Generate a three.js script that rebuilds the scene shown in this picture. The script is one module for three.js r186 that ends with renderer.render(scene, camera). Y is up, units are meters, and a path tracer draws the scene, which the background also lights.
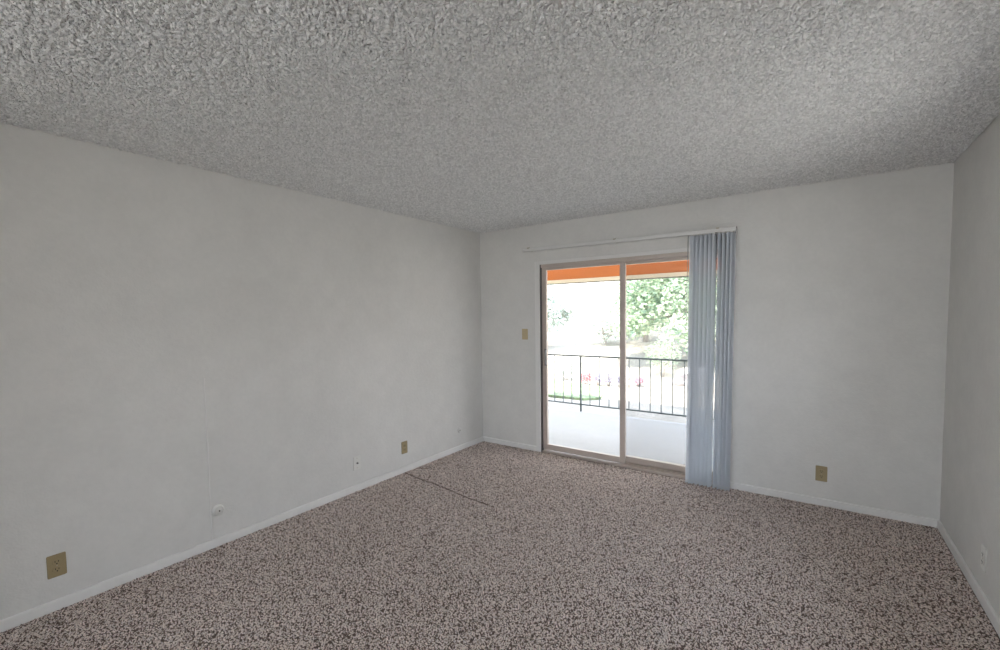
import * as THREE from 'three';
import { RoundedBoxGeometry } from 'three/addons/geometries/RoundedBoxGeometry.js';
import { mergeGeometries } from 'three/addons/utils/BufferGeometryUtils.js';

// ------------------------------------------------------------------ camera, sky, sun, exposure
const scene = new THREE.Scene();
const renderer = new THREE.WebGLRenderer();
renderer.toneMapping = THREE.LinearToneMapping;
renderer.toneMappingExposure = 1.9;
renderer.shadowMap.enabled = true;

const camera = new THREE.PerspectiveCamera(2 * Math.atan(325 / 444.92) * 180 / Math.PI, 1000 / 650, 0.05, 200);
camera.position.set(3.152, 1.4875, 4.1425);
camera.rotation.order = 'YXZ';
camera.rotation.set(-0.05453, 0.62171, -0.01488);
camera.setViewOffset(1000, 650, 5.65, -14.35, 1000, 650);   // the photograph's lens is shifted a little

const SKY = 3.5, SUN = 9.5;
{ // hazy bright summer sky: white at the horizon, pale blue overhead, the same all the way round
  const W = 16, Hh = 64, d = new Float32Array(W * Hh * 4);
  for (let r = 0; r < Hh; r++) for (let c = 0; c < W; c++) {
    const up = Math.max(0, Math.sin(((r + 0.5) / Hh - 0.5) * Math.PI)), k = Math.pow(up, 0.6), i = (r * W + c) * 4;
    d[i] = SKY * (1.0 - 0.25 * k); d[i + 1] = SKY * (1.0 - 0.13 * k); d[i + 2] = SKY * (1.03 + 0.05 * k); d[i + 3] = 1;
  }
  const t = new THREE.DataTexture(d, W, Hh, THREE.RGBAFormat, THREE.FloatType);
  t.mapping = THREE.EquirectangularReflectionMapping; t.magFilter = THREE.LinearFilter; t.minFilter = THREE.LinearFilter; t.needsUpdate = true;
  scene.background = t;
}
const sun = new THREE.DirectionalLight(0xfff1dc, SUN);
sun.name = 'sun'; sun.position.set(-1.5, 15, 5.5); sun.target.position.set(0, 0, 0);
sun.castShadow = true; sun.shadow.mapSize.set(4096, 4096);
Object.assign(sun.shadow.camera, { left: -22, right: 22, top: 22, bottom: -22, near: 1, far: 60 });
scene.add(sun, sun.target);

// ------------------------------------------------------------------ helpers
let seed = 7;
const rnd = () => { seed = (seed * 1664525 + 1013904223) >>> 0; return seed / 4294967296; };
const rr = (a, b) => a + (b - a) * rnd();
const hash = (x, y, s) => { let h = (x * 374761393 + y * 668265263 + s * 974634777) | 0; h = Math.imul(h ^ (h >>> 13), 1274126177); return ((h ^ (h >>> 16)) >>> 0) / 4294967296; };
function vnoise(x, y, s, per = 1 << 20) {
  const xi = Math.floor(x), yi = Math.floor(y), fx = x - xi, fy = y - yi, u = fx * fx * (3 - 2 * fx), v = fy * fy * (3 - 2 * fy), m = (n) => ((n % per) + per) % per;
  const a = hash(m(xi), m(yi), s), b = hash(m(xi + 1), m(yi), s), c = hash(m(xi), m(yi + 1), s), e = hash(m(xi + 1), m(yi + 1), s);
  return a + (b - a) * u + (c - a) * v + (a - b - c + e) * u * v;
}
function tex(n, metres, f, srgb = false) {      // f(u, v) in 0..1 -> [r, g, b] 0..1 ; tiles every `metres`
  const d = new Uint8Array(n * n * 4);
  for (let y = 0; y < n; y++) for (let x = 0; x < n; x++) {
    const c = f(x / n, y / n), i = (y * n + x) * 4;
    for (let k = 0; k < 3; k++) d[i + k] = Math.max(0, Math.min(255, Math.round(c[k] * 255)));
    d[i + 3] = 255;
  }
  const t = new THREE.DataTexture(d, n, n);
  t.wrapS = t.wrapT = THREE.RepeatWrapping; t.magFilter = THREE.LinearFilter; t.minFilter = THREE.LinearMipmapLinearFilter; t.generateMipmaps = true;
  t.repeat.set(1 / metres, 1 / metres); if (srgb) t.colorSpace = THREE.SRGBColorSpace; t.needsUpdate = true;
  return t;
}
const grey = (v) => [v, v, v];
const lin = (r, g, b) => new THREE.Color().setRGB(r, g, b);
const std = (o) => new THREE.MeshStandardMaterial(o);
const names = {};
function numbered(n) { const k = names[n] = (names[n] ?? -1) + 1; return k ? `${n}_${String(k).padStart(3, '0')}` : n; }
function shadow(o) { o.castShadow = true; o.receiveShadow = true; return o; }
function part(name, geo, mat, parent) { const m = shadow(new THREE.Mesh(geo, mat)); m.name = name; parent.add(m); return m; }
function struct(name, geo, mat) { const m = part(name, geo, mat, scene); m.userData.kind = 'structure'; return m; }
function thing(name, label, category, [x, y, z] = [0, 0, 0], group) {
  const g = new THREE.Group(); g.name = numbered(name); g.position.set(x, y, z); g.userData = { label, category };
  if (group) g.userData.group = group;
  scene.add(g); return g;
}
const box = (x0, x1, y0, y1, z0, z1) => new THREE.BoxGeometry(x1 - x0, y1 - y0, z1 - z0).translate((x0 + x1) / 2, (y0 + y1) / 2, (z0 + z1) / 2);
function rbox(x0, x1, y0, y1, z0, z1, r = 0.002) {
  return new RoundedBoxGeometry(x1 - x0, y1 - y0, z1 - z0, 2, r).translate((x0 + x1) / 2, (y0 + y1) / 2, (z0 + z1) / 2);
}
function metreUV(geo, ax, ay) {                 // uv = two world axes in metres
  const p = geo.attributes.position, uv = new Float32Array(p.count * 2), g = ['getX', 'getY', 'getZ'];
  for (let i = 0; i < p.count; i++) { uv[i * 2] = p[g[ax]](i); uv[i * 2 + 1] = p[g[ay]](i); }
  geo.setAttribute('uv', new THREE.BufferAttribute(uv, 2)); return geo;
}
const bar = (a, b, r, n = 6) => {               // round bar between two points
  const A = new THREE.Vector3(...a), B = new THREE.Vector3(...b), L = A.distanceTo(B);
  const g = new THREE.CylinderGeometry(r, r, L, n).translate(0, L / 2, 0);
  g.applyQuaternion(new THREE.Quaternion().setFromUnitVectors(new THREE.Vector3(0, 1, 0), B.clone().sub(A).normalize()));
  return g.translate(...a);
};

// ------------------------------------------------------------------ materials
const W = 3.878, H = 2.44, D = 7.2, DV = 5.6;             // room width (x), height (y), depth (z); crumbs and tufts are laid as far as DV
const peel = tex(512, 0.8, (u, v) => { const a = vnoise(u * 128, v * 128, 1, 128), b = vnoise(u * 48, v * 48, 2, 48), c = vnoise(u * 9, v * 9, 3, 9); return grey(0.45 * a + 0.35 * b + 0.2 * c); });
const mottle = tex(512, 3.1, (u, v) => { const a = vnoise(u * 6, v * 6, 4, 6), b = vnoise(u * 31, v * 31, 5, 31), c = vnoise(u * 160, v * 160, 6, 160); return grey(0.93 + 0.035 * a + 0.02 * b + 0.015 * c); }, true);
const wallMat = std({ name: 'wall paint', color: lin(0.785, 0.772, 0.742), map: mottle, roughness: 0.75, bumpMap: peel, bumpScale: 0.0012 });
const ceilMat = std({ name: 'ceiling texture', color: lin(0.80, 0.80, 0.79), roughness: 0.95, bumpMap: peel, bumpScale: 0.003 });
const popMat = std({ name: 'popcorn', color: lin(0.88, 0.88, 0.87), roughness: 0.95 });
const trimMat = std({ name: 'white trim paint', color: lin(0.86, 0.845, 0.82), map: mottle, roughness: 0.45 });
const carpetBaseMap = tex(1024, 1.6, (u, v) => { const a = vnoise(u * 160, v * 160, 7, 160), b = vnoise(u * 400, v * 400, 8, 400), t = 0.22 + 0.30 * (0.5 * a + 0.5 * b); return [t * 1.08, t * 0.92, t * 0.84]; }, true);
const carpetBase = std({ name: 'carpet backing', map: carpetBaseMap, roughness: 1, bumpMap: peel, bumpScale: 0.004 });
const yarnMat = std({ name: 'carpet yarn', roughness: 1 });
const alu = std({ name: 'bronze grey aluminium', color: lin(0.52, 0.45, 0.40), metalness: 0.15, roughness: 0.4 });
const aluDark = std({ name: 'dark aluminium channel', color: lin(0.12, 0.11, 0.105), metalness: 0.5, roughness: 0.5 });
const glassMat = new THREE.MeshPhysicalMaterial({ name: 'window glass', color: lin(0.96, 0.98, 0.975), roughness: 0, transmission: 1, thickness: 0, ior: 1.5 });
const screenMat = std({ name: 'insect screen mesh', color: lin(0.10, 0.11, 0.13), roughness: 0.8, transparent: true, opacity: 0.28, side: THREE.DoubleSide });
const tan = std({ name: 'tan plastic', color: lin(0.34, 0.27, 0.15), roughness: 0.4 });
const ivory = std({ name: 'ivory plastic', color: lin(0.55, 0.44, 0.26), roughness: 0.4 });
const white = std({ name: 'white plastic', color: lin(0.78, 0.77, 0.73), roughness: 0.4 });
const jackWhite = std({ name: 'aged white plastic', color: lin(0.74, 0.73, 0.69), roughness: 0.4 });
const black = std({ name: 'black slot', color: lin(0.012, 0.011, 0.01), roughness: 0.7 });
const brass = std({ name: 'screw metal', color: lin(0.45, 0.40, 0.32), metalness: 0.9, roughness: 0.4 });
const iron = std({ name: 'dark green grey iron', color: lin(0.11, 0.13, 0.135), metalness: 0.2, roughness: 0.55 });

// ------------------------------------------------------------------ room shell
const wallShape = (w, h, hole) => {
  const s = new THREE.Shape([new THREE.Vector2(0, 0), new THREE.Vector2(w, 0), new THREE.Vector2(w, h), new THREE.Vector2(0, h)]);
  if (hole) { const [x0, x1, y0, y1] = hole; s.holes.push(new THREE.Path([[x0, y0], [x0, y1], [x1, y1], [x1, y0]].map((p) => new THREE.Vector2(...p)))); }
  return s;
};
const DX0 = 0.785, DX1 = 2.585, DTOP = 2.015;   // rough opening of the sliding door
const T = 0.16;
struct('floor', metreUV(box(-T, W + T, -0.2, 0, -T, D + T), 0, 2), carpetBase);
struct('ceiling', metreUV(box(-T, W + T, H, H + 0.18, -T, D + T), 0, 2), ceilMat);
struct('wall_back', new THREE.ExtrudeGeometry(wallShape(W + 2 * T, H, [DX0 + T, DX1 + T, -0.001 + 0.001, DTOP]), { depth: T, bevelEnabled: false }).translate(-T, 0, -T), wallMat);
struct('wall_left', metreUV(box(-T, 0, 0, H, 0, D), 2, 1), wallMat);
const WZ0 = 1.30, WZ1 = 2.40, WY0 = 0.95, WY1 = 2.00;   // window in the right wall, just outside the frame: it lights the left wall
struct('wall_right', metreUV(new THREE.ExtrudeGeometry(wallShape(D, H, [D - WZ1, D - WZ0, WY0, WY1]), { depth: T, bevelEnabled: false }).rotateY(Math.PI / 2).translate(W, 0, D), 2, 1), wallMat);
const RX0 = 0.75, RX1 = 3.60, RY0 = 0.25, RY1 = 2.20;   // wide window in the rear wall behind the camera: it fills the back and right walls
struct('wall_rear', new THREE.ExtrudeGeometry(wallShape(W + 2 * T, H, [RX0 + T, RX1 + T, RY0, RY1]), { depth: T, bevelEnabled: false }).translate(-T, 0, D), wallMat);

struct('wall_partition', metreUV(box(0, 0.65, 0, H, 4.75, D), 0, 1), wallMat);   // closet behind the camera that shades the near end of the left wall
// baseboards: a board with an eased top edge, extruded along the wall
const bbProfile = () => { const s = new THREE.Shape(); s.moveTo(0, 0); s.lineTo(0.013, 0); s.lineTo(0.013, 0.048); s.quadraticCurveTo(0.0125, 0.055, 0.006, 0.056); s.lineTo(0, 0.056); return s; };
function baseboard(name, len, place) { const g = new THREE.ExtrudeGeometry(bbProfile(), { depth: len, bevelEnabled: false, curveSegments: 4 }); place(g); return struct(name, g, trimMat); }
baseboard('baseboard_left', 4.75, (g) => g.translate(0, 0, 0));
baseboard('baseboard_right', D, (g) => g.rotateY(Math.PI).translate(W, 0, D));
const CASL = 0.733, CASR = 2.615;
baseboard('baseboard_back', CASL, (g) => g.rotateY(-Math.PI / 2).translate(CASL, 0, 0));
baseboard('baseboard_back_001', W - CASR, (g) => g.rotateY(-Math.PI / 2).translate(W, 0, 0));
baseboard('baseboard_rear', W - 0.65, (g) => g.rotateY(Math.PI / 2).translate(0.65, 0, D));

{ // popcorn ceiling: real crumbs stuck to the slab
  const crumb = new THREE.IcosahedronGeometry(1, 1), p = crumb.attributes.position;
  for (let i = 0; i < p.count; i++) {
    const x = p.getX(i), y = p.getY(i), z = p.getZ(i), k = 0.72 + 0.56 * hash(Math.round(x * 50), Math.round(y * 50) * 31 + Math.round(z * 50), 9);
    p.setXYZ(i, x * k, y * k, z * k);
  }
  crumb.computeVertexNormals();
  const n = 300000, im = shadow(new THREE.InstancedMesh(crumb, popMat, n)), o = new THREE.Object3D(), tone = new THREE.Color();
  for (let i = 0; i < n; i++) {
    const s = rr(0.0028, 0.0068) * (rnd() < 0.12 ? 1.25 : 1);
    o.position.set(rr(0.006, W - 0.006), H - s * 0.5, rr(0.006, DV));
    o.rotation.set(rr(0, 6.28), rr(0, 6.28), rr(0, 6.28)); o.scale.set(s * rr(0.8, 1.3), s * rr(0.8, 1.3), s * rr(0.8, 1.3)); o.updateMatrix(); im.setMatrixAt(i, o.matrix); const b = rr(0.70, 1); tone.setRGB(b, b, b); im.setColorAt(i, tone);
  }
  im.name = 'popcorn_crumbs'; im.userData = { kind: 'stuff' }; scene.getObjectByName('ceiling').add(im);
}
{ // frieze carpet pile: bent yarn tufts in mixed browns
  const tuft = new THREE.BufferGeometry(), pos = [], idx = [], rings = 4, sides = 4;
  for (let r = 0; r < rings; r++) {
    const t = r / (rings - 1), rad = [0.30, 0.36, 0.30, 0.12][r], cx = 0.55 * t * t, cy = t - 0.18 * t * t;
    for (let s = 0; s < sides; s++) { const a = s / sides * 6.283 + r * 0.5; pos.push(cx + Math.cos(a) * rad, cy, Math.sin(a) * rad); }
  }
  for (let r = 0; r < rings - 1; r++) for (let s = 0; s < sides; s++) { const a = r * sides + s, b = r * sides + (s + 1) % sides; idx.push(a, a + sides, b, b, a + sides, b + sides); }
  idx.push(12, 15, 14, 12, 14, 13);
  tuft.setAttribute('position', new THREE.Float32BufferAttribute(pos, 3)); tuft.setIndex(idx); tuft.computeVertexNormals();
  const cell = 0.0078, nx = Math.floor(W / cell), nz = Math.floor(DV / cell), im = shadow(new THREE.InstancedMesh(tuft, yarnMat, nx * nz)), o = new THREE.Object3D(), c = new THREE.Color();
  const yarns = [[0.88, 0.79, 0.735], [0.80, 0.71, 0.65], [0.68, 0.58, 0.53], [0.42, 0.335, 0.295], [0.16, 0.115, 0.095], [0.82, 0.745, 0.72]];
  let k = 0;
  for (let i = 0; i < nx; i++) for (let j = 0; j < nz; j++) {
    const x = (i + rr(0.1, 0.9)) * cell, z = (j + rr(0.1, 0.9)) * cell;
    if (x < 0.017 || x > W - 0.017 || z < 0.017) continue;
    const seam = Math.abs(z - (1.263 + 0.134 * x) - 0.006 * Math.sin(x * 9));
    if (x < 1.12 && seam < 0.009) continue;                                   // the parted seam by the left wall
    const h = rr(0.007, 0.0125), w = rr(0.0088, 0.0128);
    o.position.set(x, -0.003, z); o.rotation.set(rr(-0.45, 0.45), rr(0, 6.28), rr(-0.5, 0.2)); o.scale.set(w, h, w); o.updateMatrix(); im.setMatrixAt(k, o.matrix);
    const pick = 0.2 * vnoise(x / 0.013, z / 0.013, 11) + 0.8 * rnd(), y = yarns[pick < 0.215 ? 4 : pick < 0.30 ? 3 : pick < 0.42 ? 2 : pick < 0.60 ? 1 : pick < 0.72 ? 5 : 0], b = rr(0.85, 1.12);
    c.setRGB(y[0] * b, y[1] * b * 0.975, y[2] * b * 0.955); im.setColorAt(k, c); k++;
  }
  im.count = k; im.name = 'carpet_pile'; im.userData = { kind: 'stuff' }; scene.getObjectByName('floor').add(im);
}

// ------------------------------------------------------------------ sliding glass door
{
  const g = new THREE.Group(); g.name = 'door_1'; g.userData.kind = 'structure'; scene.add(g);
  const z0 = -0.125, z1 = 0.002, J = 0.016;
  part('jamb', rbox(DX0, DX0 + J, 0, DTOP, z0, z1), aluDark, g); part('jamb', rbox(DX1 - J, DX1, 0, DTOP, z0, z1), aluDark, g);
  part('head_channel', rbox(DX0 + J, DX1 - J, DTOP - 0.038, DTOP, z0, z1), alu, g);
  const sill = part('sill_track', rbox(DX0 + J, DX1 - J, 0, 0.022, z0, 0.002), alu, g);
  part('track_rib', rbox(DX0 + J, DX1 - J, 0.026, 0.036, -0.040, -0.036, 0.001), alu, sill); part('track_rib', rbox(DX0 + J, DX1 - J, 0.026, 0.036, -0.092, -0.088, 0.001), alu, sill);
  function panel(name, x0, x1, zc, sl, sr, label) {
    const p = new THREE.Group(); p.name = name; p.userData.label = label; g.add(p);
    const y0 = 0.036, y1 = DTOP - 0.034, a = zc - 0.017, b = zc + 0.017;
    part('stile', rbox(x0, x0 + sl, y0, y1, a, b, 0.003), alu, p); part('stile', rbox(x1 - sr, x1, y0, y1, a, b, 0.003), alu, p);
    part('top_rail', rbox(x0 + sl, x1 - sr, y1 - 0.030, y1, a, b, 0.003), alu, p); part('bottom_rail', rbox(x0 + sl, x1 - sr, y0, y0 + 0.055, a, b, 0.003), alu, p);
    part('glass_pane', box(x0 + sl - 0.004, x1 - sr + 0.004, y0 + 0.051, y1 - 0.026, zc - 0.0001, zc + 0.0001).index ? new THREE.PlaneGeometry(x1 - x0 - sl - sr + 0.008, y1 - y0 - 0.077).translate((x0 + sl + x1 - sr) / 2, (y0 + 0.051 + y1 - 0.026) / 2, zc) : null, glassMat, p);
    return p;
  }
  const sliding = panel('sliding_panel', DX0 + J - 0.002, 1.700, -0.038, 0.052, 0.052, 'inner sliding glass panel with pull handle');
  panel('fixed_panel', 1.628, DX1 - J + 0.002, -0.090, 0.050, 0.050, 'fixed outer glass panel');
  // pull handle on the lock stile
  const hx = DX0 + J + 0.040, hg = mergeGeometries([rbox(hx - 0.014, hx + 0.014, 0.94, 1.12, -0.021, -0.013, 0.003), rbox(hx + 0.004, hx + 0.022, 0.95, 1.11, 0.006, 0.020, 0.005), rbox(hx + 0.004, hx + 0.020, 0.955, 0.985, -0.016, 0.012, 0.003), rbox(hx + 0.004, hx + 0.020, 1.075, 1.105, -0.016, 0.012, 0.003)]);
  part('pull_handle', hg, std({ name: 'grey handle metal', color: lin(0.22, 0.21, 0.21), metalness: 0.3, roughness: 0.4 }), sliding);
}
{ // insect screen door parked outside the fixed panel
  const g = thing('screen_door', 'dark insect screen door parked outside the right glass panel', 'screen door', [0, 0, -0.150]);
  const x0 = 1.622, x1 = 2.566, y0 = 0.03, y1 = 1.985;
  for (const [a, b] of [[x0, x0 + 0.034], [x1 - 0.034, x1]]) part('stile', rbox(a, b, y0, y1, -0.009, 0.009), alu, g);
  part('top_rail', rbox(x0 + 0.034, x1 - 0.034, y1 - 0.03, y1, -0.009, 0.009), alu, g); part('bottom_rail', rbox(x0 + 0.034, x1 - 0.034, y0, y0 + 0.05, -0.009, 0.009), alu, g);
  part('screen_mesh', new THREE.PlaneGeometry(x1 - x0 - 0.06, y1 - y0 - 0.07).translate((x0 + x1) / 2, (y0 + y1) / 2, 0), screenMat, g);
  part('latch', rbox(x0 + 0.018, x0 + 0.045, 0.985, 1.095, 0.009, 0.020, 0.003), black, g);
}
{ // two-light window in the right wall
  const g = new THREE.Group(); g.name = 'window_1'; g.userData.kind = 'structure'; scene.add(g);
  const xa = W + 0.05, xb = W + 0.10, f = 0.035, zm = (WZ0 + WZ1) / 2;
  for (const [z0, z1, y0, y1] of [[WZ0, WZ0 + f, WY0, WY1], [WZ1 - f, WZ1, WY0, WY1], [zm - 0.022, zm + 0.022, WY0 + f, WY1 - f], [WZ0 + f, WZ1 - f, WY0, WY0 + f], [WZ0 + f, WZ1 - f, WY1 - f, WY1]]) part('window_frame', rbox(xa, xb, y0, y1, z0, z1, 0.003), alu, g);
  for (const [z0, z1] of [[WZ0 + f, zm - 0.022], [zm + 0.022, WZ1 - f]]) part('glass_pane', new THREE.PlaneGeometry(z1 - z0 + 0.006, WY1 - WY0 - 2 * f + 0.006).rotateY(-Math.PI / 2).translate(W + 0.075, (WY0 + WY1) / 2, (z0 + z1) / 2), glassMat, g);
  part('window_sill', rbox(W - 0.02, W + 0.05, WY0 - 0.02, WY0 - 0.0005, WZ0 - 0.03, WZ1 + 0.03, 0.003), trimMat, g);
}
{ // three-light window in the rear wall, behind the camera
  const g = new THREE.Group(); g.name = 'window_2'; g.userData.kind = 'structure'; scene.add(g);
  const za = D + 0.05, zb = D + 0.10, f = 0.035, n = 3, st = (RX1 - RX0) / n;
  for (let i = 0; i <= n; i++) { const x = RX0 + i * st, a = i === 0 ? x : i === n ? x - f : x - 0.02, b = i === 0 ? x + f : i === n ? x : x + 0.02; part('window_frame', rbox(a, b, RY0, RY1, za, zb, 0.003), alu, g); }
  for (let i = 0; i < n; i++) {
    const a = RX0 + i * st + (i ? 0.02 : f), b = RX0 + (i + 1) * st - (i < n - 1 ? 0.02 : f);
    part('window_frame', rbox(a, b, RY0, RY0 + f, za, zb, 0.003), alu, g); part('window_frame', rbox(a, b, RY1 - f, RY1, za, zb, 0.003), alu, g);
    part('glass_pane', new THREE.PlaneGeometry(b - a + 0.006, RY1 - RY0 - 2 * f + 0.006).rotateY(Math.PI).translate((a + b) / 2, (RY0 + RY1) / 2, D + 0.075), glassMat, g);
  }
  part('window_sill', rbox(RX0 - 0.03, RX1 + 0.03, RY0 - 0.02, RY0 - 0.0005, D - 0.02, D + 0.05, 0.003), trimMat, g);
}
// painted wooden casing round the opening
struct('trim_1', rbox(CASL, DX0 + 0.004, 0, DTOP + 0.03, 0, 0.015, 0.003), trimMat);
struct('trim_2', rbox(DX1 - 0.004, CASR, 0, DTOP + 0.03, 0, 0.015, 0.003), trimMat);
struct('trim_3', rbox(DX0 + 0.004, DX1 - 0.004, DTOP - 0.004, DTOP + 0.03, 0, 0.015, 0.003), trimMat);

// ------------------------------------------------------------------ vertical blind
{
  const g = thing('vertical_blind', 'grey translucent vertical blind drawn to the right of the sliding door', 'blind', [0.628, 2.170, 0]);
  g.rotation.z = -0.009;
  const L = 2.005, zc = 0.062;
  const railMat = std({ name: 'white headrail', color: lin(0.74, 0.73, 0.71), roughness: 0.35 });
  const vaneMat = new THREE.MeshPhysicalMaterial({ name: 'translucent vinyl', color: lin(0.82, 0.85, 0.89), roughness: 0.85, transmission: 0.4, thickness: 0, side: THREE.DoubleSide });
  const s = new THREE.Shape(); // headrail: C channel open below
  s.moveTo(-0.022, -0.016); s.lineTo(-0.022, 0.012); s.quadraticCurveTo(-0.022, 0.017, -0.016, 0.017); s.lineTo(0.016, 0.017); s.quadraticCurveTo(0.022, 0.017, 0.022, 0.012); s.lineTo(0.022, -0.016);
  s.lineTo(0.006, -0.016); s.lineTo(0.006, -0.013); s.lineTo(0.019, -0.013); s.lineTo(0.019, 0.013); s.lineTo(-0.019, 0.013); s.lineTo(-0.019, -0.013); s.lineTo(-0.006, -0.013); s.lineTo(-0.006, -0.016);
  part('headrail', new THREE.ExtrudeGeometry(s, { depth: L, bevelEnabled: false, curveSegments: 4 }).rotateY(Math.PI / 2).translate(0, 0, zc), railMat, g);
  for (const x of [-0.003, L - 0.001]) part('end_cap', rbox(x, x + 0.004, -0.018, 0.019, zc - 0.024, zc + 0.024, 0.0015), railMat, g);
  for (const x of [0.067, 1.004, 1.875]) part('bracket', mergeGeometries([box(x - 0.012, x + 0.012, 0.017, 0.021, 0.001, zc + 0.02), box(x - 0.012, x + 0.012, -0.012, 0.021, 0.0005, 0.003), box(x - 0.010, x + 0.010, 0.010, 0.021, zc + 0.02, zc + 0.0245)]), brass, g);
  // vanes: curved vinyl strips turned nearly square to the wall
  const vw = 0.089, top = -0.026, bot = -2.148, seg = 8, arc = (u) => 0.011 * (1 - 4 * u * u);
  function vaneGeo() {
    const pos = [], uv = [], idx = [], rows = 3;
    const ys = [top, top - 0.04, bot];
    for (let r = 0; r < rows; r++) for (let i = 0; i <= seg; i++) { const u = i / seg - 0.5; pos.push(arc(u), ys[r], u * vw * (r === 0 ? 0.88 : 1)); uv.push(u, ys[r]); }
    for (let r = 0; r < rows - 1; r++) for (let i = 0; i < seg; i++) { const a = r * (seg + 1) + i, b = a + seg + 1; idx.push(a, b, a + 1, a + 1, b, b + 1); }
    const ge = new THREE.BufferGeometry(); ge.setAttribute('position', new THREE.Float32BufferAttribute(pos, 3)); ge.setAttribute('uv', new THREE.Float32BufferAttribute(uv, 2)); ge.setIndex(idx); ge.computeVertexNormals(); return ge;
  }
  const vg = vaneGeo(), hook = mergeGeometries([rbox(-0.004, 0.004, top - 0.012, top + 0.012, -0.008, 0.008, 0.0015), rbox(-0.008, 0.008, top + 0.008, top + 0.018, -0.014, 0.014, 0.002)]);
  const xs = []; seed = 20; let x = 1.676; for (let i = 0; i < 22; i++) { xs.push(x); x += i === 12 ? 0.029 : rr(0.009, 0.0185); }
  xs.forEach((vx, i) => {
    const v = part('vane', vg, vaneMat, g); v.position.set(vx, rr(-0.003, 0.003), zc); v.rotation.y = (i % 2 ? 0.06 : -0.22) + rr(-0.05, 0.05);
    part('hook', hook, white, v);
  });
  // spacer chain linking the vane bottoms, in shallow loops on the room side
  for (const dz of [-0.036, 0.036]) {
    const pts = []; xs.forEach((vx, i) => { pts.push(new THREE.Vector3(vx, bot + 0.035, zc + dz)); if (i < 21) pts.push(new THREE.Vector3((vx + xs[i + 1]) / 2, bot + 0.022, zc + dz * 1.08)); });
    part('spacer_chain', new THREE.TubeGeometry(new THREE.CatmullRomCurve3(pts), 120, 0.0012, 4), white, g);
  }
  const wand = part('tilt_wand', bar([1.650, -0.02, zc + 0.012], [1.645, -0.80, zc + 0.016], 0.0035, 8), new THREE.MeshPhysicalMaterial({ name: 'clear acrylic', color: lin(0.7, 0.72, 0.72), roughness: 0.15, transmission: 0.6, thickness: 0.006 }), g);
  part('wand_tip', bar([1.645, -0.80, zc + 0.016], [1.6448, -0.835, zc + 0.016], 0.005, 8), white, wand);
}

// ------------------------------------------------------------------ wall plates
// built facing +z at the origin: width x, height y, out z
function plate(kind, matP, g) {
  const s = new THREE.Shape(), w = 0.035, h = 0.057, r = 0.004;
  s.moveTo(-w + r, -h); s.lineTo(w - r, -h); s.quadraticCurveTo(w, -h, w, -h + r); s.lineTo(w, h - r); s.quadraticCurveTo(w, h, w - r, h); s.lineTo(-w + r, h); s.quadraticCurveTo(-w, h, -w, h - r); s.lineTo(-w, -h + r); s.quadraticCurveTo(-w, -h, -w + r, -h);
  part('cover_plate', new THREE.ExtrudeGeometry(s, { depth: 0.003, bevelEnabled: true, bevelSize: 0.0015, bevelThickness: 0.002, bevelSegments: 2, curveSegments: 3 }), matP, g);
  const F = 0.005;
  const screw = (y) => part('screw', new THREE.CylinderGeometry(0.003, 0.003, 0.0015, 10).rotateX(Math.PI / 2).translate(0, y, F + 0.0006), brass, g);
  if (kind === 'duplex') {
    for (const y of [0.0195, -0.0195]) {
      const f = new THREE.Shape(); f.absarc(0, 0, 0.0172, 0, Math.PI * 2);
      const rec = part('receptacle', new THREE.ExtrudeGeometry(f, { depth: 0.002, bevelEnabled: true, bevelSize: 0.0008, bevelThickness: 0.0008, bevelSegments: 1, curveSegments: 10 }).scale(1, 0.84, 1).translate(0, y, F - 0.0005), matP, g);
      part('slot', box(-0.0075, -0.0052, y - 0.001, y + 0.008, F + 0.001, F + 0.0032), black, rec); part('slot', box(0.0052, 0.0075, y - 0.001, y + 0.007, F + 0.001, F + 0.0032), black, rec);
      part('ground_hole', new THREE.CylinderGeometry(0.0029, 0.0029, 0.002, 10).rotateX(Math.PI / 2).translate(0, y - 0.0075, F + 0.0022), black, rec);
    }
    screw(0);
  } else if (kind === 'coax') {
    part('coax_socket', mergeGeometries([new THREE.CylinderGeometry(0.0075, 0.0075, 0.004, 6).rotateX(Math.PI / 2).translate(0, 0, F + 0.002), new THREE.CylinderGeometry(0.0048, 0.0048, 0.012, 12).rotateX(Math.PI / 2).translate(0, 0, F + 0.007)]), std({ name: 'dark socket metal', color: lin(0.05, 0.048, 0.045), metalness: 0.6, roughness: 0.45 }), g);
    screw(0.041); screw(-0.041);
  } else if (kind === 'switch') {
    part('toggle_surround', box(-0.0055, 0.0055, -0.0125, 0.0125, F - 0.001, F + 0.001), matP, g);
    part('toggle', rbox(-0.0042, 0.0042, -0.0055, 0.0055, -0.001, 0.013, 0.001).rotateX(-0.5).translate(0, 0.001, F), matP, g);
    screw(0.030); screw(-0.030);
  }
}
function wallPlate(name, label, category, kind, mat, pos, turn, group) { const g = thing(name, label, category, pos, group); g.rotation.y = turn; plate(kind, mat, g); return g; }
const LEFT = Math.PI / 2, RIGHT = -Math.PI / 2;
wallPlate('wall_outlet', 'large tan duplex outlet low on the left wall, nearest the camera', 'outlet', 'duplex', tan, [0, 0.231, 3.654], LEFT);
wallPlate('coax_plate', 'white cable socket plate with a black centre hole low on left wall', 'cable socket', 'coax', jackWhite, [0, 0.241, 1.792], LEFT);
wallPlate('wall_outlet', 'small tan outlet low on the left wall near the far corner', 'outlet', 'duplex', tan, [0, 0.238, 1.246], LEFT);
wallPlate('light_switch', 'ivory toggle light switch on the wall left of the glass door', 'switch', 'switch', ivory, [0.597, 1.274, 0], 0);
wallPlate('wall_outlet', 'tan outlet low on the back wall right of the vertical blind', 'outlet', 'duplex', tan, [3.227, 0.246, 0], 0);
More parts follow.
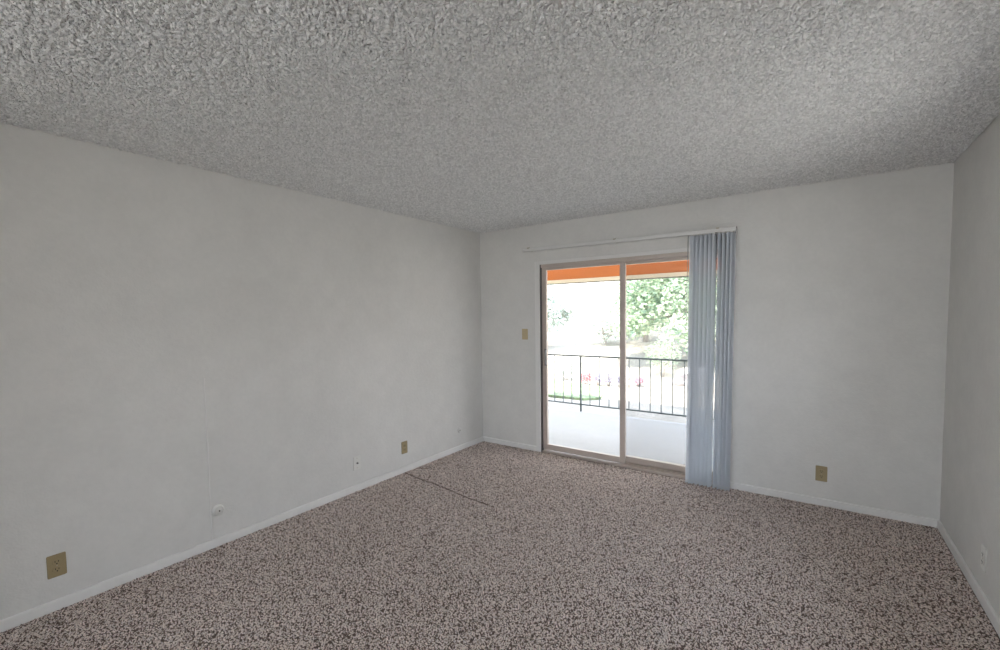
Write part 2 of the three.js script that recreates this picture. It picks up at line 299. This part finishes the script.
wallPlate('wall_outlet', 'white outlet low on the right wall', 'outlet', 'duplex', white, [W, 0.226, 0.945], RIGHT);
{ // round white jack
  const g = thing('round_wall_jack', 'round white domed jack with a dark centre hole on left wall', 'wall jack', [0, 0.238, 2.888]); g.rotation.y = LEFT;
  part('dome', new THREE.LatheGeometry([[0, 0.026], [0.006, 0.026], [0.008, 0.0245], [0.018, 0.0245], [0.0195, 0.0215], [0.0225, 0.0215], [0.0245, 0.024], [0.029, 0.0225], [0.0335, 0.018], [0.036, 0.010], [0.0365, 0.0]].map((p) => new THREE.Vector2(...p)).reverse(), 36).rotateX(Math.PI / 2), jackWhite, g);
  part('centre_hole', new THREE.CylinderGeometry(0.0048, 0.0048, 0.003, 14).rotateX(Math.PI / 2).translate(0, 0, 0.0255), black, g);
}
{ // painted-over cover near the corner
  const g = thing('blank_cover', 'small painted-over round cover on left wall beside the far corner', 'wall cover', [0, 0.225, 0.43]); g.rotation.y = LEFT;
  part('disc', new THREE.LatheGeometry([[0.0, 0.006], [0.018, 0.006], [0.026, 0.0045], [0.029, 0.002], [0.0295, 0]].map((p) => new THREE.Vector2(...p)).reverse(), 28).rotateX(Math.PI / 2), wallMat, g);
  part('knob', new THREE.SphereGeometry(0.008, 12, 8).scale(1, 1, 0.7).translate(0.002, -0.002, 0.006), std({ name: 'dull grey metal', color: lin(0.42, 0.40, 0.36), roughness: 0.5 }), g);
}
{ // painted wire channel running down the wall to the jack and the baseboard
  const g = thing('wire_channel', 'thin painted wire channel running down left wall to the round jack', 'wire channel', [0, 0, 2.929]);
  part('channel', rbox(0, 0.006, 0.0565, 1.115, -0.0045, 0.0045, 0.0018), trimMat, g);
}

// ------------------------------------------------------------------ outside: porch
const concrete = std({ name: 'pale concrete', color: lin(0.46, 0.46, 0.465), map: mottle, roughness: 0.9, bumpMap: peel, bumpScale: 0.001 });
const orange = std({ name: 'orange paint', color: lin(0.72, 0.22, 0.06), map: mottle, roughness: 0.6 });
const cream = std({ name: 'cream paint', color: lin(0.88, 0.79, 0.64), roughness: 0.6 });
const stucco = std({ name: 'cream stucco', color: lin(0.70, 0.64, 0.55), roughness: 0.95, bumpMap: peel, bumpScale: 0.003 });
const SZ = -2.2;
struct('porch_slab', metreUV(box(-3.5, 4.6, -0.16, -0.02, SZ, -T), 0, 2), concrete);
struct('porch_ceiling', metreUV(box(-3.5, 4.6, 2.36, 2.42, -2.5, -T - 0.03), 0, 2), cream);
struct('house_roof', box(-3.8, 4.6, 2.63, 2.8, -2.75, D + 0.95), std({ name: 'roof felt', color: lin(0.18, 0.16, 0.15), roughness: 0.95 }));
struct('exterior_wall_panel', box(-3.5, -T, -0.16, 2.36, -T - 0.02, -0.02), stucco);
{
  const b = thing('porch_beam', 'orange painted porch beam with a cream lower edge above the railing', 'beam', [0, 1.962, SZ]);
  part('beam_body', rbox(-3.5, 4.6, 0.064, 0.398, -0.09, 0.0, 0.004), orange, b);
  part('lower_edge', rbox(-3.5, 4.6, 0.006, 0.064, -0.10, 0.012, 0.004), cream, b);
  part('drip_strip', box(-3.5, 4.6, 0, 0.006, -0.104, 0.016), aluDark, b);
}
{
  const g = thing('porch_railing', 'dark iron railing with thin upright bars along the porch edge', 'railing', [0, -0.02, SZ + 0.04]);
  const x0 = -2.6, x1 = 4.5, yT = 0.862, yB = 0.112;
  part('top_rail', rbox(x0, x1, yT - 0.012, yT + 0.012, -0.016, 0.016, 0.003), iron, g);
  part('bottom_rail', rbox(x0, x1, yB - 0.010, yB + 0.010, -0.012, 0.012, 0.003), iron, g);
  const bg = rbox(-0.0055, 0.0055, yB + 0.010, yT - 0.012, -0.0055, 0.0055, 0.001), pg = rbox(-0.0125, 0.0125, 0, yT - 0.012, -0.0125, 0.0125, 0.002);
  for (let i = -17; i <= 33; i++) { const x = 0.262 + i * 0.1503; if (x < x0 || x > x1) continue; const post = i % 12 === 0; const m = part(post ? 'post' : 'baluster', post ? pg : bg, iron, g); m.position.x = x; }
}

// ------------------------------------------------------------------ outside: ground, plants, trees
const grassMap = tex(512, 1.3, (u, v) => { const a = vnoise(u * 7, v * 7, 21, 7), b = vnoise(u * 60, v * 60, 22, 60), t = 0.66 + 0.25 * a - 0.25 * b; return [t * 0.76, t * 0.86, t * 0.66]; }, true);
const sandMap = tex(512, 1.7, (u, v) => { const a = vnoise(u * 5, v * 5, 23, 5), b = vnoise(u * 90, v * 90, 24, 90), t = 0.62 + 0.12 * a - 0.12 * b; return [t, t * 0.97, t * 0.92]; }, true);
const lawnMat = std({ name: 'sunny grass', map: grassMap, roughness: 1 });
const earthMat = std({ name: 'pale dry earth', map: sandMap, roughness: 1 });
function terrain(name, x0, x1, z0, z1, n, hf, mat) {
  const g = new THREE.PlaneGeometry(x1 - x0, z1 - z0, n, n).rotateX(-Math.PI / 2).translate((x0 + x1) / 2, 0, (z0 + z1) / 2), p = g.attributes.position;
  for (let i = 0; i < p.count; i++) p.setY(i, hf(p.getX(i), p.getZ(i)));
  metreUV(g, 0, 2); g.computeVertexNormals(); return struct(name, g, mat);
}
const groundY = (x, z) => -0.14 + 0.03 * vnoise(x * 0.7 + 50, z * 0.7 + 50, 31) + Math.max(0, -z - 6.2) * 0.10 + Math.max(0, -z - 13) * 0.10;
terrain('ground', -40, 40, -60, 20, 100, (x, z) => groundY(x, z) - (z > -2.6 ? 0.15 : 0), earthMat);
struct('driveway', metreUV(mergeGeometries([box(4.7, 24, -0.2, -0.1, -1.5, 24), box(-14, 4.7, -0.2, -0.1, D + 0.2, 24)]), 0, 2), std({ name: 'grey concrete paving', color: lin(0.50, 0.495, 0.485), map: mottle, roughness: 0.95 }));
{ // lawn: a thick turf patch with a curved far edge, left of the path
  const s = new THREE.Shape(); s.moveTo(-9, 3.35); s.lineTo(-0.3, 3.45); s.lineTo(-0.05, 3.7); s.quadraticCurveTo(-0.2, 4.3, -0.5, 4.9); s.quadraticCurveTo(-1.5, 5.1, -3, 5.2); s.lineTo(-9, 5.6); s.closePath();
  const g = new THREE.ExtrudeGeometry(s, { depth: 0.08, bevelEnabled: false, curveSegments: 12 }).rotateX(-Math.PI / 2).translate(0, -0.155, 0);
  metreUV(g, 0, 2); struct('lawn', g, lawnMat);
}
const leafGeo = (() => { // a folded leaf, four faces
  const g = new THREE.BufferGeometry();
  g.setAttribute('position', new THREE.Float32BufferAttribute([0, 0, 0, 0.32, 0.10, 0.45, 0, 0, 0.55, -0.32, 0.10, 0.45, 0, -0.06, 1], 3)); g.setIndex([0, 2, 1, 0, 3, 2, 1, 2, 4, 2, 3, 4]); g.computeVertexNormals(); return g;
})();
const leafMat = new THREE.MeshPhysicalMaterial({ name: 'leaves', roughness: 0.9, transmission: 0.3, thickness: 0, side: THREE.DoubleSide });
const barkMat = std({ name: 'grey brown bark', color: lin(0.40, 0.36, 0.33), roughness: 1 });
function foliage(name, parent, n, spot, size, cols) {
  const im = shadow(new THREE.InstancedMesh(leafGeo, leafMat, n)), o = new THREE.Object3D(), c = new THREE.Color();
  for (let i = 0; i < n; i++) {
    const p = spot(i); o.position.set(p[0], p[1], p[2]); o.rotation.set(rr(-1.2, 1.2), rr(0, 6.28), rr(-1.2, 1.2)); o.scale.setScalar(rr(size[0], size[1])); o.updateMatrix(); im.setMatrixAt(i, o.matrix);
    const k = cols[Math.floor(rnd() * cols.length)], b = rr(0.8, 1.2); c.setRGB(k[0] * b, k[1] * b, k[2] * b); im.setColorAt(i, c);
  }
  im.name = name; im.userData = { kind: 'stuff' }; parent.add(im);
}
function limb(a, b, r0, r1) {
  const A = new THREE.Vector3(...a), B = new THREE.Vector3(...b), M = A.clone().lerp(B, 0.5).add(new THREE.Vector3(rr(-0.08, 0.08), 0.05, rr(-0.08, 0.08)).multiplyScalar(A.distanceTo(B)));
  const L = 6, S = 7, cv = new THREE.QuadraticBezierCurve3(A, M, B), g = new THREE.TubeGeometry(cv, L, 1, S), p = g.attributes.position;
  for (let i = 0; i <= L; i++) { const c = cv.getPointAt(i / L), r = r0 + (r1 - r0) * i / L; for (let j = 0; j <= S; j++) { const k = i * (S + 1) + j; p.setXYZ(k, c.x + (p.getX(k) - c.x) * r, c.y + (p.getY(k) - c.y) * r, c.z + (p.getZ(k) - c.z) * r); } }
  return g;
}
function tree(label, [x, z], h, crown, nLeaf, size, cols, hang = 0, low = 0, start = 5) {
  seed = start;
  const g = thing('tree', label, 'tree', [x, groundY(x, z) - 0.05, z], 'trees beyond the porch');
  const parts = [limb([0, 0, 0], [rr(-0.2, 0.2), h * 0.62, rr(-0.2, 0.2)], h * 0.028, h * 0.014)], blobs = [];
  for (let i = 0; i < 16 + 12 * low; i++) {
    const a = i / 16 * 6.283 * 2.4 + rr(0, 0.6), y = h * (i < 16 ? rr(0.25, 0.6) : rr(0.10, 0.3)), q = rr(0.45, 0.95) * crown, tip = [Math.cos(a) * q, Math.min(h * 0.97, y + h * rr(0.05, 0.38)) - hang * q, Math.sin(a) * q];
    parts.push(limb([0, y * 0.98, 0], tip, h * 0.010, h * 0.003)); blobs.push([...tip, crown * rr(0.26, 0.44)]);
  }
  part('trunk', mergeGeometries(parts), barkMat, g);
  foliage('leaves', g, nLeaf, () => {
    const b = blobs[Math.floor(rnd() * blobs.length)], u = rr(-1, 1), a = rr(0, 6.283), q = Math.pow(rnd(), 0.5) * b[3], s = Math.sqrt(1 - u * u);
    return [b[0] + s * Math.cos(a) * q, b[1] + u * q * 0.75, b[2] + s * Math.sin(a) * q];
  }, size, cols);
}
const greens = [[0.40, 0.52, 0.36], [0.50, 0.60, 0.44], [0.34, 0.47, 0.36], [0.60, 0.66, 0.52]], greys = [[0.50, 0.56, 0.53], [0.58, 0.61, 0.58], [0.42, 0.50, 0.47]], pales = [[0.64, 0.70, 0.56], [0.72, 0.74, 0.64], [0.55, 0.64, 0.50]];
tree('broad green leafy tree filling the right glass panel', [0.6, -9.0], 4.6, 2.0, 24000, [0.07, 0.15], greens, 0.3, 1.4, 43);
tree('blue-green tree at the left edge of the left glass panel', [-5.2, -10.2], 3.2, 1.3, 9000, [0.07, 0.14], greys, 0.2, 1);
tree('low grey-leaved tree behind the left glass panel', [-2.9, -11.2], 1.5, 0.75, 3200, [0.04, 0.09], greys, 0.2, 1);
tree('pale sunlit tree behind the centre stile of the door', [-1.7, -12.0], 4.4, 1.9, 12000, [0.06, 0.13], pales, 0.3, 1);
tree('green tree seen through the gap in the blind', [3.2, -10.5], 5.0, 1.9, 7000, [0.08, 0.17], greens);

function shrub(label, [x, z], w, h, cols, n = 420) {
  seed = Math.round(Math.abs(x * 1000 + z * 77)) + 3;
  const y = groundY(x, z) + 0.01, g = thing('shrub', label, 'shrub', [x, y, z], 'low shrubs along the far edge of the lawn');
  const st = []; for (let i = 0; i < 7; i++) { const a = i * 0.9; st.push(limb([Math.cos(a) * 0.02, -0.02, Math.sin(a) * 0.02], [Math.cos(a) * w * 0.3, h * rr(0.55, 0.85), Math.sin(a) * w * 0.3], 0.008, 0.003)); }
  part('stems', mergeGeometries(st), barkMat, g);
  foliage('leaves', g, n, () => { const u = rr(-0.75, 1), a = rr(0, 6.283), q = Math.pow(rnd(), 0.4), s = Math.sqrt(1 - u * u); return [s * Math.cos(a) * q * w / 2, h * 0.52 + u * q * h * 0.45, s * Math.sin(a) * q * w / 2]; }, [0.025, 0.05], cols);
}
const reds = [[0.78, 0.30, 0.33], [0.82, 0.42, 0.42], [0.6, 0.28, 0.36]], lavs = [[0.44, 0.41, 0.56], [0.52, 0.49, 0.62], [0.40, 0.39, 0.47]], pinks = [[0.72, 0.42, 0.52], [0.65, 0.36, 0.48], [0.55, 0.5, 0.5]];
shrub('red flowering shrub at the far edge of the lawn', [-1.02, -5.25], 0.30, 0.30, reds, 600);
shrub('lavender shrub right next to the red flowering shrub', [-0.75, -5.30], 0.26, 0.28, lavs);
shrub('lavender shrub between two others, second from the red shrub', [-0.53, -5.36], 0.24, 0.26, lavs);
shrub('mauve shrub seen just left of the centre stile', [-0.26, -5.45], 0.26, 0.24, lavs);
shrub('pink shrub just right of the centre stile', [0.06, -5.62], 0.24, 0.22, pinks);
shrub('green bush below the broad tree in the right glass panel', [0.22, -6.9], 0.85, 0.95, greens, 1500);
shrub('pale grey bush left of the red shrub', [-1.75, -5.7], 0.6, 0.42, greys, 900);
function rock(label, [x, z], r) {
  const g = new THREE.IcosahedronGeometry(r, 3), p = g.attributes.position, s = Math.round(x * 97 + z * 31);
  for (let i = 0; i < p.count; i++) { const a = p.getX(i) / r, b = p.getY(i) / r, c = p.getZ(i) / r, k = 0.75 + 0.5 * vnoise(a * 1.7 + c * 1.3 + 9, b * 1.9 - c + 9, s); p.setXYZ(i, a * r * k * 1.2, b * r * k * 0.75, c * r * k); }
  g.computeVertexNormals();
  const t = thing('rock', label, 'rock', [x, groundY(x, z) + r * 0.4, z], 'rocks beside the tree'); part('stone', g, std({ name: 'pale grey rock', color: lin(0.52, 0.49, 0.50), map: mottle, roughness: 0.95 }), t);
}
rock('largest pale grey rock low in the right glass panel beside the blind', [1.02, -6.5], 0.30);
rock('smaller pale rock in front of the largest rock', [1.20, -5.9], 0.17);
rock('middle-sized pale rock in view left of the largest rock', [0.74, -6.15], 0.13);

renderer.render(scene, camera);
